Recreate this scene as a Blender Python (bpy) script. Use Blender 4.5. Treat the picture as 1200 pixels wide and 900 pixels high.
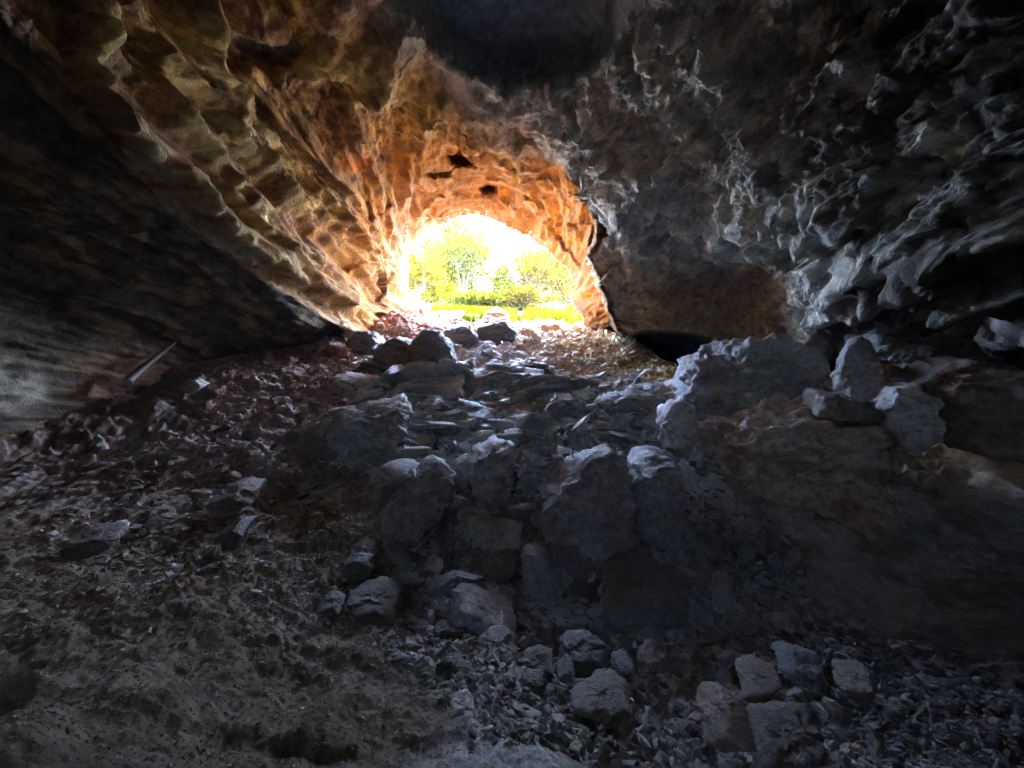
import bpy, math, random
import numpy as np
R = math.radians
for o in list(bpy.data.objects): bpy.data.objects.remove(o)
SC = bpy.context.scene
COL = SC.collection

# ---------------------------------------------------------------- camera
F = 480.0; PITCH = R(10)
cp, sp = math.cos(PITCH), math.sin(PITCH)
cd = bpy.data.cameras.new("camera"); cam = bpy.data.objects.new("camera", cd); COL.objects.link(cam)
cam.location = (0, 0, 0); cam.rotation_euler = (R(90) + PITCH, 0, 0)
cd.sensor_width = 36; cd.lens = 36 * F / 1200; cd.clip_start = 0.05; cd.clip_end = 2000
SC.camera = cam

# ---------------------------------------------------------------- sky, sun, exposure
SUN_EL, SUN_AZ = R(50), R(98)          # azimuth measured from +Y towards +X
w = bpy.data.worlds.new("World"); SC.world = w; w.use_nodes = True
nt = w.node_tree; nt.nodes.clear()
sky = nt.nodes.new('ShaderNodeTexSky'); sky.sky_type = 'NISHITA'; sky.sun_disc = False
sky.sun_elevation = SUN_EL; sky.sun_rotation = SUN_AZ; sky.air_density = 1.0; sky.dust_density = 2.5
bg = nt.nodes.new('ShaderNodeBackground'); bg.inputs[1].default_value = 0.15
wo = nt.nodes.new('ShaderNodeOutputWorld')
nt.links.new(sky.outputs[0], bg.inputs[0]); nt.links.new(bg.outputs[0], wo.inputs[0])
ld = bpy.data.lights.new("sun", 'SUN'); ld.energy = 2.0; ld.angle = R(0.6); ld.color = (1, .93, .82)
sun = bpy.data.objects.new("sun", ld); COL.objects.link(sun)
sd = (math.sin(SUN_AZ) * math.cos(SUN_EL), math.cos(SUN_AZ) * math.cos(SUN_EL), math.sin(SUN_EL))
from mathutils import Vector
sun.rotation_euler = Vector(sd).to_track_quat('Z', 'Y').to_euler(); sun.location = (0, -40, 60)
SC.view_settings.view_transform = 'Standard'; SC.view_settings.look = 'None'
SC.view_settings.exposure = 8.0; SC.view_settings.gamma = 1
SC.view_settings.use_curve_mapping = False
cy = SC.cycles
cy.use_denoising = True; cy.denoising_prefilter = 'NONE'; cy.use_adaptive_sampling = False; cy.max_bounces = 8; cy.diffuse_bounces = 6; cy.glossy_bounces = 2
cy.transmission_bounces = 2; cy.transparent_max_bounces = 8; cy.sample_clamp_indirect = 0; cy.use_light_tree = True
# sampling guide across the cave mouth: a sky portal gives off no light of its own
pl = bpy.data.lights.new("sky_portal", 'AREA'); pl.shape = 'RECTANGLE'; pl.size = 12; pl.size_y = 9
pl.cycles.is_portal = True
portal = bpy.data.objects.new("sky_portal", pl); COL.objects.link(portal)
portal.location = (0.0, 20.6, 8.6); portal.rotation_euler = (R(-90), 0, 0)

pl2 = pl.copy(); pl2.size = 5.5; pl2.size_y = 5.5
portal2 = bpy.data.objects.new("sky_portal", pl2); COL.objects.link(portal2)   # the same for the fill-light opening added behind the viewpoint
portal2.location = Vector((-.30, -.88, .36)).normalized() * 15.5; portal2.rotation_euler = Vector((-.30, -.88, .36)).to_track_quat('Z', 'Y').to_euler()

# ---------------------------------------------------------------- helpers: rays, noise, fields
def rays(u, v):
    a = (np.asarray(u, float) - 600) / F; b = (450 - np.asarray(v, float)) / F
    return np.stack([a, cp - b * sp, sp + b * cp], -1)
def pt(u, v, t): return rays(u, v) * t

def _h(ix, iy, iz, s):
    h = (ix * np.uint32(374761393) + iy * np.uint32(668265263) + iz * np.uint32(2147483647 & 1274126177) + np.uint32(s * 974711 + 77)).astype(np.uint32)
    h ^= h >> np.uint32(13); h *= np.uint32(1274126177); h ^= h >> np.uint32(16); h *= np.uint32(2246822519); h ^= h >> np.uint32(13)
    return h
def _cells(p):
    f = np.floor(p); return (p - f).astype(np.float32), f.astype(np.int64).astype(np.uint32)
GR = np.array([[1,1,0],[-1,1,0],[1,-1,0],[-1,-1,0],[1,0,1],[-1,0,1],[1,0,-1],[-1,0,-1],[0,1,1],[0,-1,1],[0,1,-1],[0,-1,-1],[1,1,0],[-1,1,0],[0,-1,1],[0,-1,-1]], np.float32)
def perlin(p, s=0):
    f, i = _cells(p); w_ = f * f * f * (f * (f * 6 - 15) + 10)
    out = 0
    for dx in (0, 1):
        wx = w_[:, 0] if dx else 1 - w_[:, 0]
        for dy in (0, 1):
            wy = w_[:, 1] if dy else 1 - w_[:, 1]
            for dz in (0, 1):
                wz = w_[:, 2] if dz else 1 - w_[:, 2]
                g = GR[_h(i[:, 0] + np.uint32(dx), i[:, 1] + np.uint32(dy), i[:, 2] + np.uint32(dz), s) & np.uint32(15)]
                out = out + wx * wy * wz * (g[:, 0] * (f[:, 0] - dx) + g[:, 1] * (f[:, 1] - dy) + g[:, 2] * (f[:, 2] - dz))
    return out
def fbm(p, sc, oc=4, s=0, gain=.5, ridged=False):
    p = np.asarray(p) * sc; a = 1.0; r = 0
    for k in range(oc):
        n = perlin(p, s + k)
        if ridged: n = 0.5 - np.abs(n) * 2
        r = r + a * n; a *= gain; p = p * 2.03 + 11.7
    return r
def fbm_aa(p, sc, oc, s, sp, gain=.5, ridged=False):   # drops the octaves finer than the mesh can carry
    p = np.asarray(p) * sc; a = 1.0; r = 0; lam = 1 / sc
    for k in range(oc):
        n = perlin(p, s + k)
        if ridged: n = 0.5 - np.abs(n) * 2
        r = r + a * n * ss(1.3, 4, lam / sp); a *= gain; p = p * 2.03 + 11.7; lam /= 2.03
    return r
def blocks(p, sc, s=0, tilt=.6, flat=1.0):
    """fractured rock: every cell of a jittered grid gets its own step and its own tilted face"""
    q = np.asarray(p) * sc * np.array([1, 1, flat]); f, i = _cells(q)
    best = np.full(len(q), 9e9, np.float32); second = best.copy(); val = np.zeros(len(q), np.float32)
    for dx in (-1, 0, 1):
        for dy in (-1, 0, 1):
            for dz in (-1, 0, 1):
                h = _h(i[:, 0] + np.uint32(dx & 0xffffffff), i[:, 1] + np.uint32(dy & 0xffffffff), i[:, 2] + np.uint32(dz & 0xffffffff), s)
                j = [((h >> np.uint32(k * 8)) & np.uint32(255)).astype(np.float32) / 255 for k in range(4)]
                d = np.stack([dx + j[0] - f[:, 0], dy + j[1] - f[:, 1], dz + j[2] - f[:, 2]], 1)
                dd = (d * d).sum(1)
                v_ = j[3] + tilt * (d[:, 0] * (j[1] - .5) + d[:, 1] * (j[2] - .5) + d[:, 2] * (j[0] - .5)) * 2
                m = dd < best
                second = np.where(m, best, np.minimum(second, dd)); best = np.where(m, dd, best); val = np.where(m, v_, val)
    return val, np.sqrt(second) - np.sqrt(best)
def ss(a, b, x):
    t = np.clip((x - a) / (b - a), 0, 1); return t * t * (3 - 2 * t)
def terrace(x, k=6.0):
    f = np.floor(x); r = x - f
    return f + ss(0, 1, np.clip((r - .5) * k / 2 + .5, 0, 1))

class Field:                                   # smooth interpolation through scattered control values
    def __init__(s, X, y, reg=1e-4):
        X = np.asarray(X, float); y = np.asarray(y, float); s.X = X; n, d = X.shape
        K = np.linalg.norm(X[:, None] - X[None], axis=2) + reg * np.eye(n)
        P = np.hstack([np.ones((n, 1)), X]); A = np.block([[K, P], [P.T, np.zeros((d + 1, d + 1))]])
        c = np.linalg.solve(A + 1e-9 * np.eye(n + d + 1), np.concatenate([y, np.zeros(d + 1)])); s.w, s.c = c[:n], c[n:]
    def __call__(s, Q):
        Q = np.asarray(Q, float); out = np.empty(len(Q))
        for k in range(0, len(Q), 50000):
            q = Q[k:k + 50000]; out[k:k + 50000] = np.linalg.norm(q[:, None] - s.X[None], axis=2) @ s.w + s.c[0] + q @ s.c[1:]
        return out

def poly_sd(u, v, poly):                       # signed distance to a closed outline, > 0 inside
    poly = np.asarray(poly, float); d = np.full(len(u), 1e9); ins = np.zeros(len(u), bool)
    for (x0, y0), (x1, y1) in zip(poly, np.roll(poly, -1, 0)):
        ex, ey = x1 - x0, y1 - y0; L = ex * ex + ey * ey + 1e-9
        k = np.clip(((u - x0) * ex + (v - y0) * ey) / L, 0, 1)
        d = np.minimum(d, np.hypot(u - x0 - k * ex, v - y0 - k * ey))
        ins ^= ((y0 > v) != (y1 > v)) & (u < (x1 - x0) * (v - y0) / (y1 - y0 + 1e-12) + x0)
    return np.where(ins, d, -d)

def mesh_np(name, verts, faces, smooth=True):
    me = bpy.data.meshes.new(name); verts = np.asarray(verts, np.float32); faces = np.asarray(faces, np.int32)
    n, k = faces.shape
    me.vertices.add(len(verts)); me.vertices.foreach_set("co", verts.ravel())
    me.loops.add(n * k); me.loops.foreach_set("vertex_index", faces.ravel())
    me.polygons.add(n); me.polygons.foreach_set("loop_start", np.arange(n, dtype=np.int32) * k)
    me.polygons.foreach_set("use_smooth", np.full(n, smooth)); me.update(calc_edges=True); me.validate()
    return me
def add_col(me, rgb, name="rock_colour"):
    a = me.color_attributes.new(name, 'FLOAT_COLOR', 'POINT')
    c = np.ones((len(rgb), 4), np.float32); c[:, :3] = rgb; a.data.foreach_set("color", c.ravel())
def link(name, me, mat=None, parent=None, loc=None, **kw):
    o = bpy.data.objects.new(name, me); COL.objects.link(o)
    if mat and me and not me.materials: me.materials.append(mat)
    if parent: o.parent = parent
    if loc is not None: o.location = loc
    for k, v_ in kw.items(): o[k] = v_
    return o
def grid_faces(nr, nc):
    i = np.arange(nr - 1)[:, None] * nc + np.arange(nc - 1)[None]
    return np.stack([i, i + 1, i + nc + 1, i + nc], -1).reshape(-1, 4)

# ---------------------------------------------------------------- materials
def mat_rock(name, attr=None, col=(.3, .28, .26), col2=None, bump=.6, scale=1.0, rough=.58, spec=.55, vary=.5, rnd=0.0, crust=None):
    m = bpy.data.materials.new(name); m.use_nodes = True; t = m.node_tree; N = t.nodes; L = t.links
    b = N['Principled BSDF']; b.inputs['Roughness'].default_value = rough; b.inputs['Specular IOR Level'].default_value = spec
    tc = N.new('ShaderNodeTexCoord'); co = tc.outputs['Object']
    def noise(s, d=6, r=.6, dist=0):
        n = N.new('ShaderNodeTexNoise'); n.inputs['Scale'].default_value = s * scale; n.inputs['Detail'].default_value = d
        n.inputs['Roughness'].default_value = r; n.inputs['Distortion'].default_value = dist; L.new(co, n.inputs['Vector']); return n.outputs['Fac']
    def mix(f, a, c, mode='MIX'):
        x = N.new('ShaderNodeMix'); x.data_type = 'RGBA'; x.blend_type = mode
        for i, s_ in ((0, f), (6, a), (7, c)):
            if hasattr(s_, 'links'): L.new(s_, x.inputs[i])
            else: x.inputs[i].default_value = s_ if i == 0 else (*s_, 1)
        return x.outputs[2]
    def ramp(f, lo, hi, a=0., c=1.):
        x = N.new('ShaderNodeMapRange'); L.new(f, x.inputs[0]); x.inputs[1].default_value = lo; x.inputs[2].default_value = hi
        x.inputs[3].default_value = a; x.inputs[4].default_value = c; return x.outputs[0]
    n1, n2, n3, n4 = noise(.9), noise(5, 9, .72, .2), noise(26, 6, .75), noise(75, 4, .8)
    if attr:
        a = N.new('ShaderNodeVertexColor'); a.layer_name = attr; base = a.outputs[0]
    else:
        base = mix(ramp(n1, .35, .65), col, col2 or tuple(c * .6 for c in col))
    if rnd:
        oi = N.new('ShaderNodeObjectInfo'); hs = N.new('ShaderNodeHueSaturation'); L.new(base, hs.inputs['Color'])
        L.new(ramp(oi.outputs['Random'], 0, 1, 1 - rnd, 1 + rnd), hs.inputs['Value']); base = hs.outputs[0]
    v1 = ramp(n2, .3, .7, 1 - vary, 1 + vary); v2 = ramp(n3, .3, .7, 1 - vary * .6, 1 + vary * .6)
    g = N.new('ShaderNodeMath'); g.operation = 'MULTIPLY'; L.new(v1, g.inputs[0]); L.new(v2, g.inputs[1])
    g2 = N.new('ShaderNodeMath'); g2.operation = 'MULTIPLY'; L.new(g.outputs[0], g2.inputs[0]); L.new(ramp(n4, .32, .5, .45, 1.05), g2.inputs[1]); g = g2
    cc = N.new('ShaderNodeCombineColor'); [L.new(g.outputs[0], cc.inputs[i]) for i in range(3)]
    base = mix(1.0, base, cc.outputs[0], 'MULTIPLY')
    if crust:                                  # pale mineral bloom
        base = mix(ramp(noise(3.1, 8, .75, .8), .56, .66, 0, .75), base, crust)
    L.new(base, b.inputs['Base Color'])
    vo = N.new('ShaderNodeTexVoronoi'); vo.feature = 'DISTANCE_TO_EDGE'; vo.inputs['Scale'].default_value = 7 * scale; L.new(co, vo.inputs['Vector'])
    crack = ramp(vo.outputs['Distance'], 0, .06, 0, .25)
    h = None; vp = N.new('ShaderNodeTexVoronoi'); vp.inputs['Scale'].default_value = 15 * scale; L.new(co, vp.inputs['Vector'])
    for src, k in ((n2, 1.0), (n3, .5), (n4, .22), (ramp(vp.outputs['Distance'], 0, .45), .22), (crack, .35)):
        mm = N.new('ShaderNodeMath'); mm.operation = 'MULTIPLY'; L.new(src, mm.inputs[0]); mm.inputs[1].default_value = k
        if h is None: h = mm.outputs[0]
        else:
            ad = N.new('ShaderNodeMath'); L.new(h, ad.inputs[0]); L.new(mm.outputs[0], ad.inputs[1]); h = ad.outputs[0]
    bp = N.new('ShaderNodeBump'); bp.inputs['Strength'].default_value = bump; bp.inputs['Distance'].default_value = .05 / scale
    L.new(h, bp.inputs['Height']); L.new(bp.outputs[0], b.inputs['Normal'])
    return m
M_SHELL = mat_rock("cave_rock", "rock_colour", bump=1.0, vary=.5, rough=.8, spec=.2)
M_FLOOR = mat_rock("cave_ground", "rock_colour", bump=.7, scale=2.6, vary=.35, rough=.85, spec=.15)
M_GREY = mat_rock("grey_limestone", rough=.6, spec=.4, col=(.47, .46, .455), col2=(.34, .32, .31), scale=2.0, rnd=.3, bump=.8, crust=(.6, .59, .56))
M_DARK = mat_rock("dark_limestone", rough=.6, spec=.4, col=(.36, .355, .36), col2=(.26, .24, .235), scale=2.0, rnd=.2, bump=.8)
M_BROWN = mat_rock("brown_limestone", col=(.24, .18, .14), col2=(.15, .11, .09), scale=2.0, rnd=.25, bump=.8)
M_RED = mat_rock("red_rock", col=(.34, .15, .09), col2=(.24, .11, .07), scale=2.0, rnd=.1, bump=.8)
M_PALE = mat_rock("pale_limestone", col=(.50, .50, .46), col2=(.40, .39, .35), scale=2.5, rnd=.1, bump=.6)
M_GRAVEL = mat_rock("gravel_stone", "rock_colour", scale=4, bump=.5, vary=.3)

# ---------------------------------------------------------------- ground height field
GC = []                                         # (x, y, z) control points
def g(u, v, t): GC.append(pt(u, v, t))
for u, v, t in [(600,900,2.15),(400,900,2.0),(200,900,1.75),(0,900,1.6),(800,900,2.2),(1000,900,2.3),(1200,900,2.35),(-300,900,1.8),(1500,900,2.6),
    (600,800,3.2),(450,800,2.95),(300,800,2.6),(130,800,2.3),(0,800,2.15),(800,800,3.3),(1000,800,3.4),(1200,800,3.6),
    (600,750,4.2),(700,750,4.4),(500,740,3.8),(400,720,3.7),(250,720,3.2),(100,720,3.1),(0,720,3.0),(850,750,4.6),(1000,740,4.8),(1200,700,5.2),
    (600,680,5.0),(450,660,4.6),(300,640,4.4),(150,640,4.2),(0,640,4.1),(750,680,5.2),(900,680,5.6),(1100,650,6.5),
    (600,600,6.0),(480,600,5.6),(380,590,5.6),(250,580,5.6),(100,580,5.5),(0,590,5.3),(720,600,6.2),(850,600,6.4),(1000,600,6.8),
    (600,540,7.3),(480,540,6.9),(350,530,7.0),(200,520,7.4),(80,550,6.6),(720,540,7.3),(850,540,7.4),
    (600,490,9.0),(480,490,8.6),(360,480,8.9),(250,460,9.3),(720,490,9.0),(830,470,9.5),
    (600,445,11.6),(480,445,11.2),(380,440,11.0),(310,425,11.5),(720,450,11.5),(800,450,12.2),
    (560,410,14.6),(470,408,14.2),(400,405,13.6),(680,415,14.6),(740,415,15.0),(812,438,13.6),(775,420,15.0),(735,398,17.0),(715,389,18.2),
    (520,385,18.0),(460,380,17.0),(600,388,18.2),(680,388,18.4),(560,378,20.0),(640,380,20.4),(500,372,20.0),(490,358,18.6),(462,360,17.0),(530,368,20.6),(600,368,23.5),(670,368,23.5),(520,362,24.0),(720,362,24.5)]: g(u, v, t)
for x, y, z in [(9,14,2.2),(8,17,2.6),(10,20,3),(7.5,12.5,1.6),(9,9,.4),(12,12,.8),(6.3,18.5,4.4),(7,21,6.2),(-9,10,1.8),(-12,8,.9),(-10,14,4.2),(-8,19,6.0),(-9,5,-.6),(-12,3,-1),(-8,0,-1.4),
                (0,0,-1.65),(3,0,-1.7),(-3,0,-1.45),(0,-4,-1.7),(-6,-5,-1.6),(6,-5,-1.7),(8,1,-1.7),(10,5,-1.2),(0,-12,-1.5),(12,-8,-1.5),(-12,-8,-1.5),
                (0,26,9.4),(-6,26,9.3),(7,26,9.6),(0,32,10.2),(-12,30,10.2),(14,30,10.2),(0,45,10.6),(-30,45,10.6),(30,45,10.6),(0,90,11),(-80,60,11),(80,60,11),(-60,0,11),(60,0,11),(0,-60,11)]: GC.append(np.array([x, y, z]))
GC = np.array(GC); GF = Field(GC[:, :2], GC[:, 2], reg=.02)
def ground(xy):
    xy = np.asarray(xy, float); z = GF(xy); r = np.hypot(xy[:, 0], xy[:, 1])
    far = ss(60, 110, r); return z * (1 - far) + 11 * far
def ground_hit(u, v):                            # camera depth where the ray through a photo point meets the ground
    d = rays(u, v); t = np.linspace(1.2, 30, 1500); P = d[None] * t[:, None]
    s = P[:, 2] < ground(P[:, :2])
    return t[np.argmax(s)] if s.any() else 30.0

MOUNDS = []                                     # rubble banked up between and behind the big boulders
for u, v, wpx, hpx in [(690,600,110,90),(490,585,90,70),(780,600,80,80),(580,560,70,60),(570,630,90,40),(770,705,100,75),(425,510,110,35),(495,465,100,20),(530,492,100,24),(598,450,110,24),(725,485,90,30),(650,545,90,20),(640,575,80,35),(565,715,80,55),(680,695,80,40)]:
    t_ = ground_hit(u, min(v + hpx / 2, 890)); c_ = pt(u, v, t_); MOUNDS.append((c_[0] * 1.06, c_[1] + .25 * wpx * t_ / F + .25, .55 * hpx * t_ / F, .55 * wpx * t_ / F))
def mounds(x, y):
    z = 0 * x
    for mx, my, mh, mr_ in MOUNDS: z = np.maximum(z, mh * np.exp(-(((x - mx) / mr_) ** 2 + ((y - my) / (mr_ * .8)) ** 2)))
    return z
# ---------------------------------------------------------------- ground mesh
def ground_disp(P):
    x, y = P[:, 0], P[:, 1]; r = np.hypot(x, y); out = ss(19, 22, y)
    z = P[:, 2] + mounds(x, y)
    q = P.copy(); q[:, 2] = 0
    uphill = ss(4.5, 8, y) * (1 - out)
    centre = np.exp(-((x - .3) / 4.5) ** 2)
    b1, e1 = blocks(q * [1, 1.5, 1], 1.1, 3, .8); b2, e2 = blocks(q * [1, 1.6, 1], 2.6, 5, .8); b3, _ = blocks(q, 6.5, 8, .9)
    sand = ss(-.1, -1.1, x - .25 * (y - 1.5)) * ss(7.5, 4, y)     # smooth earthy mound on the left foreground
    rough = (1 - .8 * sand) * (1 - .6 * out)
    z += (b1 - .5) * .30 * uphill * centre * rough
    z += (b2 - .5) * (.03 + .08 * uphill) * rough
    z += (b3 - .5) * (.018 + .02 * uphill) * rough
    z += fbm(q, .5, 3, 21) * .25 * rough + fbm(q, .8, 4, 31) * .14 * sand + fbm(q, 3, 5, 41, .55) * .06
    z += fbm(q, 14, 4, 51, .65) * .012 * np.minimum(1.5, r / 3)
    # ledges of the mound: low steps falling towards the camera
    for (yy, xa, xb, hh, sl) in ((2.28, -5.5, -1.0, .24, .05), (2.9, -2.6, -.9, .12, .3), (4.3, -3.5, -1.6, .10, .45), (5.6, -5.5, -2.2, .14, .55)):
        line = y - yy - sl * (x - xa) - .10 * fbm(q, 1.3, 4, int(yy * 9))
        z -= hh * .28 * ss(0.05, -.08, line) * ss(-.9, -.1, line) * ss(xa - .5, xa, x) * ss(xb + .5, xb, x)
    return z, sand, out
def build_ground():
    az = np.concatenate([np.linspace(-180, -64, 50)[:-1], np.linspace(-64, 64, 860), np.linspace(64, 180, 50)[1:]])
    rr = np.concatenate([np.geomspace(.5, 1.7, 40)[:-1], np.geomspace(1.7, 26, 860), np.geomspace(26, 160, 50)[1:]])
    A, Rr = np.meshgrid(np.radians(az), rr); x = (np.sin(A) * Rr).ravel(); y = (np.cos(A) * Rr).ravel()
    P = np.stack([x, y, ground(np.stack([x, y], 1))], 1)
    z, sand, out = ground_disp(P); P[:, 2] = z
    n = fbm(P, 1.2, 5, 61); n2 = fbm(P, 5, 4, 71)
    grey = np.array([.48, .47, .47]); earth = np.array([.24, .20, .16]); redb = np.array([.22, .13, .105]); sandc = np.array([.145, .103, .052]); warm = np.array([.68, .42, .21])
    c = np.tile(grey, (len(P), 1))
    def mixc(c, k, m): m = np.clip(m, 0, 1)[:, None]; return c * (1 - m) + np.array(k) * m
    c = mixc(c, earth, ss(-.1, .35, n) * .7); c = mixc(c, redb, ss(-1.5, -4.5, x) * .7); c = mixc(c, redb, ss(15, 18, y) * ss(1, -2, x) * .8)
    c = mixc(c, (.42, .22, .15), ss(13.5, 16, y) * ss(1.5, -1.5, x) * (1 - out)); c = mixc(c, warm, ss(10.5, 15, y + .6 * x) * ss(0, 2.5, x)); c = mixc(c, sandc, sand * .85)  # warm also paints the mouth's light onto the upper right slope
    c = mixc(c, (.05, .04, .033), ss(1.2, 3.2, x) * ss(7, 4, y)); c = mixc(c, (.05, .04, .010), ss(18.2, 19.0, y)); c = c * (1 + .35 * n2)[:, None]  # near right floor darkened to paint the boulder pile's shade
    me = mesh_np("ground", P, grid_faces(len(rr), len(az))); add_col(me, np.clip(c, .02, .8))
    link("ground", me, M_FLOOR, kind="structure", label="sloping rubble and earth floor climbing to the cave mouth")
build_ground()
_gx = None
def ground_z(x, y):
    P = np.array([[x, y, 0.0]]); P[:, 2] = ground(P[:, :2]); return float(ground_disp(P)[0][0])

# ---------------------------------------------------------------- cave shell
OPEN = [(470,410),(476,350),(479,300),(489,280),(505,268),(515,264),(528,257),(545,251),(562,252),(590,262),(604,268),(620,279),(634,288),(645,296),(656,307),(666,317),(671,330),(666,345),(673,352),(677,365),(684,376),(692,410)]
def cv(L): return [tuple(x) for x in L]
BASE = cv([(478,350,19),(480,300,20),(515,262,20.5),(560,251,20.5),(620,278,20.5),(665,318,20),(672,345,19.5),(684,380,18.5),(580,330,20.5),(580,400,20),
 (440,300,16.3),(430,330,15.5),(415,355,14.5),(465,250,15.5),(520,212,14.8),(560,200,14.5),(620,215,15.2),(660,240,15.6),(690,270,16.2),(700,320,17),(715,370,17.6),(730,390,17.8),
 (400,250,12.6),(350,200,10.6),(300,150,9.2),(420,170,11.2),(480,120,10.6),(550,110,10.8),(560,160,12.3),(640,180,12.2),(500,170,12.5),
 (250,80,7.8),(400,60,8.3),(560,70,9),(600,0,7.6),(400,0,7),(200,0,6.1),(700,60,9),(120,60,5.3),(60,0,4.8),(0,0,4.1),(0,60,4.2),(95,110,4.9),(40,45,4.4),
 (140,165,5.5),(200,235,6.7),(280,305,8.7),(340,348,10.7),(400,383,13.2),(170,150,5.9),(240,220,7.4),(330,300,9.8),(400,350,13.2),(430,372,15.2),
 (750,300,16),(760,380,17),(850,380,15),(900,300,13),(1000,400,11),(1150,450,9),(1150,650,8),(1250,600,6.5),(900,100,9),(1100,100,7),(900,0,7),(1200,0,5.5),
 (100,380,10),(0,450,9),(200,370,11),(0,600,6),(600,-200,6.3),(200,-200,5.2),(1000,-200,5.2),(-150,100,4.6),(-150,400,6),(-150,800,4),(1400,200,5),(1400,500,5),(1400,900,4)])
RIGHT = cv([(560,110,10.2),(620,165,11.0),(690,222,11.8),(694,260,12.1),(688,300,12.4),(700,340,12.8),(722,382,13.2),(760,352,12.6),(730,250,10.4),(780,200,8.6),(850,150,7.2),
 (790,305,11.4),(850,290,10.2),(870,262,8.0),(925,300,8.4),(905,360,10.2),(960,390,9.0),(920,400,10.8),(840,385,13.2),(770,385,13.8),(840,335,12.6),(1000,250,5.9),(1100,300,5.0),(1200,310,4.2),
 (1200,150,4.0),(1100,200,4.7),(1000,100,5.4),(800,80,7.0),(700,100,8.8),(640,60,8.9),(580,30,8.3),(700,0,7.0),(900,0,5.4),(1200,0,3.9),(430,0,7.3),(500,60,8.8),(1200,360,5.0),(1060,372,7.4),(1150,395,6.3),(1200,440,7.3),
 (1100,470,8.8),(1150,600,8.5),(1000,600,9.5),(1100,750,7.5),(1250,700,7),(1250,850,5),(700,-200,5.6),(1100,-200,4.3),(1400,0,3.6),(1400,300,3.6),(1400,600,6),(1400,900,4)])
BACK = [((0, -7, 1), 17), ((0, -9, 3), 16), ((5, -5, 2), 12), ((-6, -5, 2), 12), ((0, -3, 6), 7.4), ((0, 0, 7), 6.2), ((0, -5, -4), 6), ((6, 0, -4), 6), ((-6, 0, -4), 6.5), ((0, 2, -6), 5), ((7, 1, 2), 5.5), ((-7, 1, 2), 6.5), ((0,6,-4),9), ((0,9,-3),14), ((6,6,-3),9),((-6,6,-3),10)]  # chamber behind the viewpoint deepened so the added fill light falls off gently
def line_d(u, v, L, up=1.0, dn=1.0):            # distance to an open line; the two sides can fall off at different rates
    d = np.full(len(u), 1e9)
    for (x0, y0), (x1, y1) in zip(L[:-1], L[1:]):
        ex, ey = x1 - x0, y1 - y0; q = ex * ex + ey * ey; k = np.clip(((u - x0) * ex + (v - y0) * ey) / q, 0, 1)
        side = np.sign(ex * (v - y0) - ey * (u - x0)); d = np.minimum(d, np.hypot(u - x0 - k * ex, v - y0 - k * ey) * np.where(side > 0, dn, up))
    return d
RIDGES_L = [([(200,-40),(206,40),(216,95),(240,150),(290,188),(330,232),(385,256),(415,276),(430,310)], 26, .55), ([(80,-40),(92,60),(110,120),(150,165),(220,232),(290,288),(345,325),(395,350)], 15, .35),
            ([(170,60),(190,130),(240,205),(300,262),(360,310)], 13, .28), ([(330,60),(400,75),(470,110),(540,150),(600,190)], 30, .4), ([(262,110),(300,150),(345,190),(390,225)], 14, .22), ([(0,90),(60,120),(100,165)], 14, .3)]
RIDGES_R = [([(838,70),(868,150),(900,212),(935,262),(975,300),(1040,335)], 34, .26), ([(690,150),(755,215),(790,262),(850,282),(880,300)], 20, .35), ([(1260,150),(1100,262),(985,335)], 18, .30), ([(1260,238),(1080,310),(960,375)], 15, .35),
            ([(1260,300),(1100,350),(1000,405)], 13, .30), ([(760,60),(800,140),(850,200)], 18, .22), ([(700,225),(735,260),(745,300),(760,345)], 18, .3)]
def shell_field(L):
    X, y = [], []
    for u, v, t in L:
        d = rays(u, v); n = np.linalg.norm(d); X.append(d / n); y.append(math.log(t * n))
    for d, r in BACK: d = np.array(d, float); X.append(d / np.linalg.norm(d)); y.append(math.log(r))
    return Field(X, y, reg=.004)
FB, FR = shell_field(BASE), shell_field(RIGHT)
LIP = [(-60,-60),(40,45),(95,110),(140,168),(160,200),(185,228),(204,252),(240,272),(282,306),(322,337),(352,356),(388,378),(402,388),(402,420),(300,450),(100,520),(-200,620),(-900,700),(-900,-60)]
RP = [(395,-40),(430,0),(470,30),(510,62),(545,100),(575,128),(620,160),(655,192),(684,216),(697,228),(691,250),(696,272),(688,298),(694,322),(703,345),(716,368),(728,392),(745,412),(800,470),(900,800),(1600,1200),(2600,500),(2200,-900),(300,-900)]
HOLE = [(726,393),(742,391),(760,387),(785,389),(805,391),(832,398),(848,405),(850,425),(838,450),(780,450),(735,420)]
CAV = [(1085,545),(1100,528),(1130,520),(1200,535),(1500,560),(1500,900),(1200,880),(1130,760),(1105,640)]
NICHE = [(430,-60),(455,10),(500,55),(555,88),(590,112),(640,110),(700,95),(735,60),(745,0),(760,-60)]
NICHE2 = [(252,38),(290,24),(350,30),(372,50),(362,78),(330,84),(280,76)]
POCK = [[(523,181),(535,178),(556,182),(558,190),(545,195),(528,190)], [(562,219),(572,213),(583,217),(582,225),(566,226)]]
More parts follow.
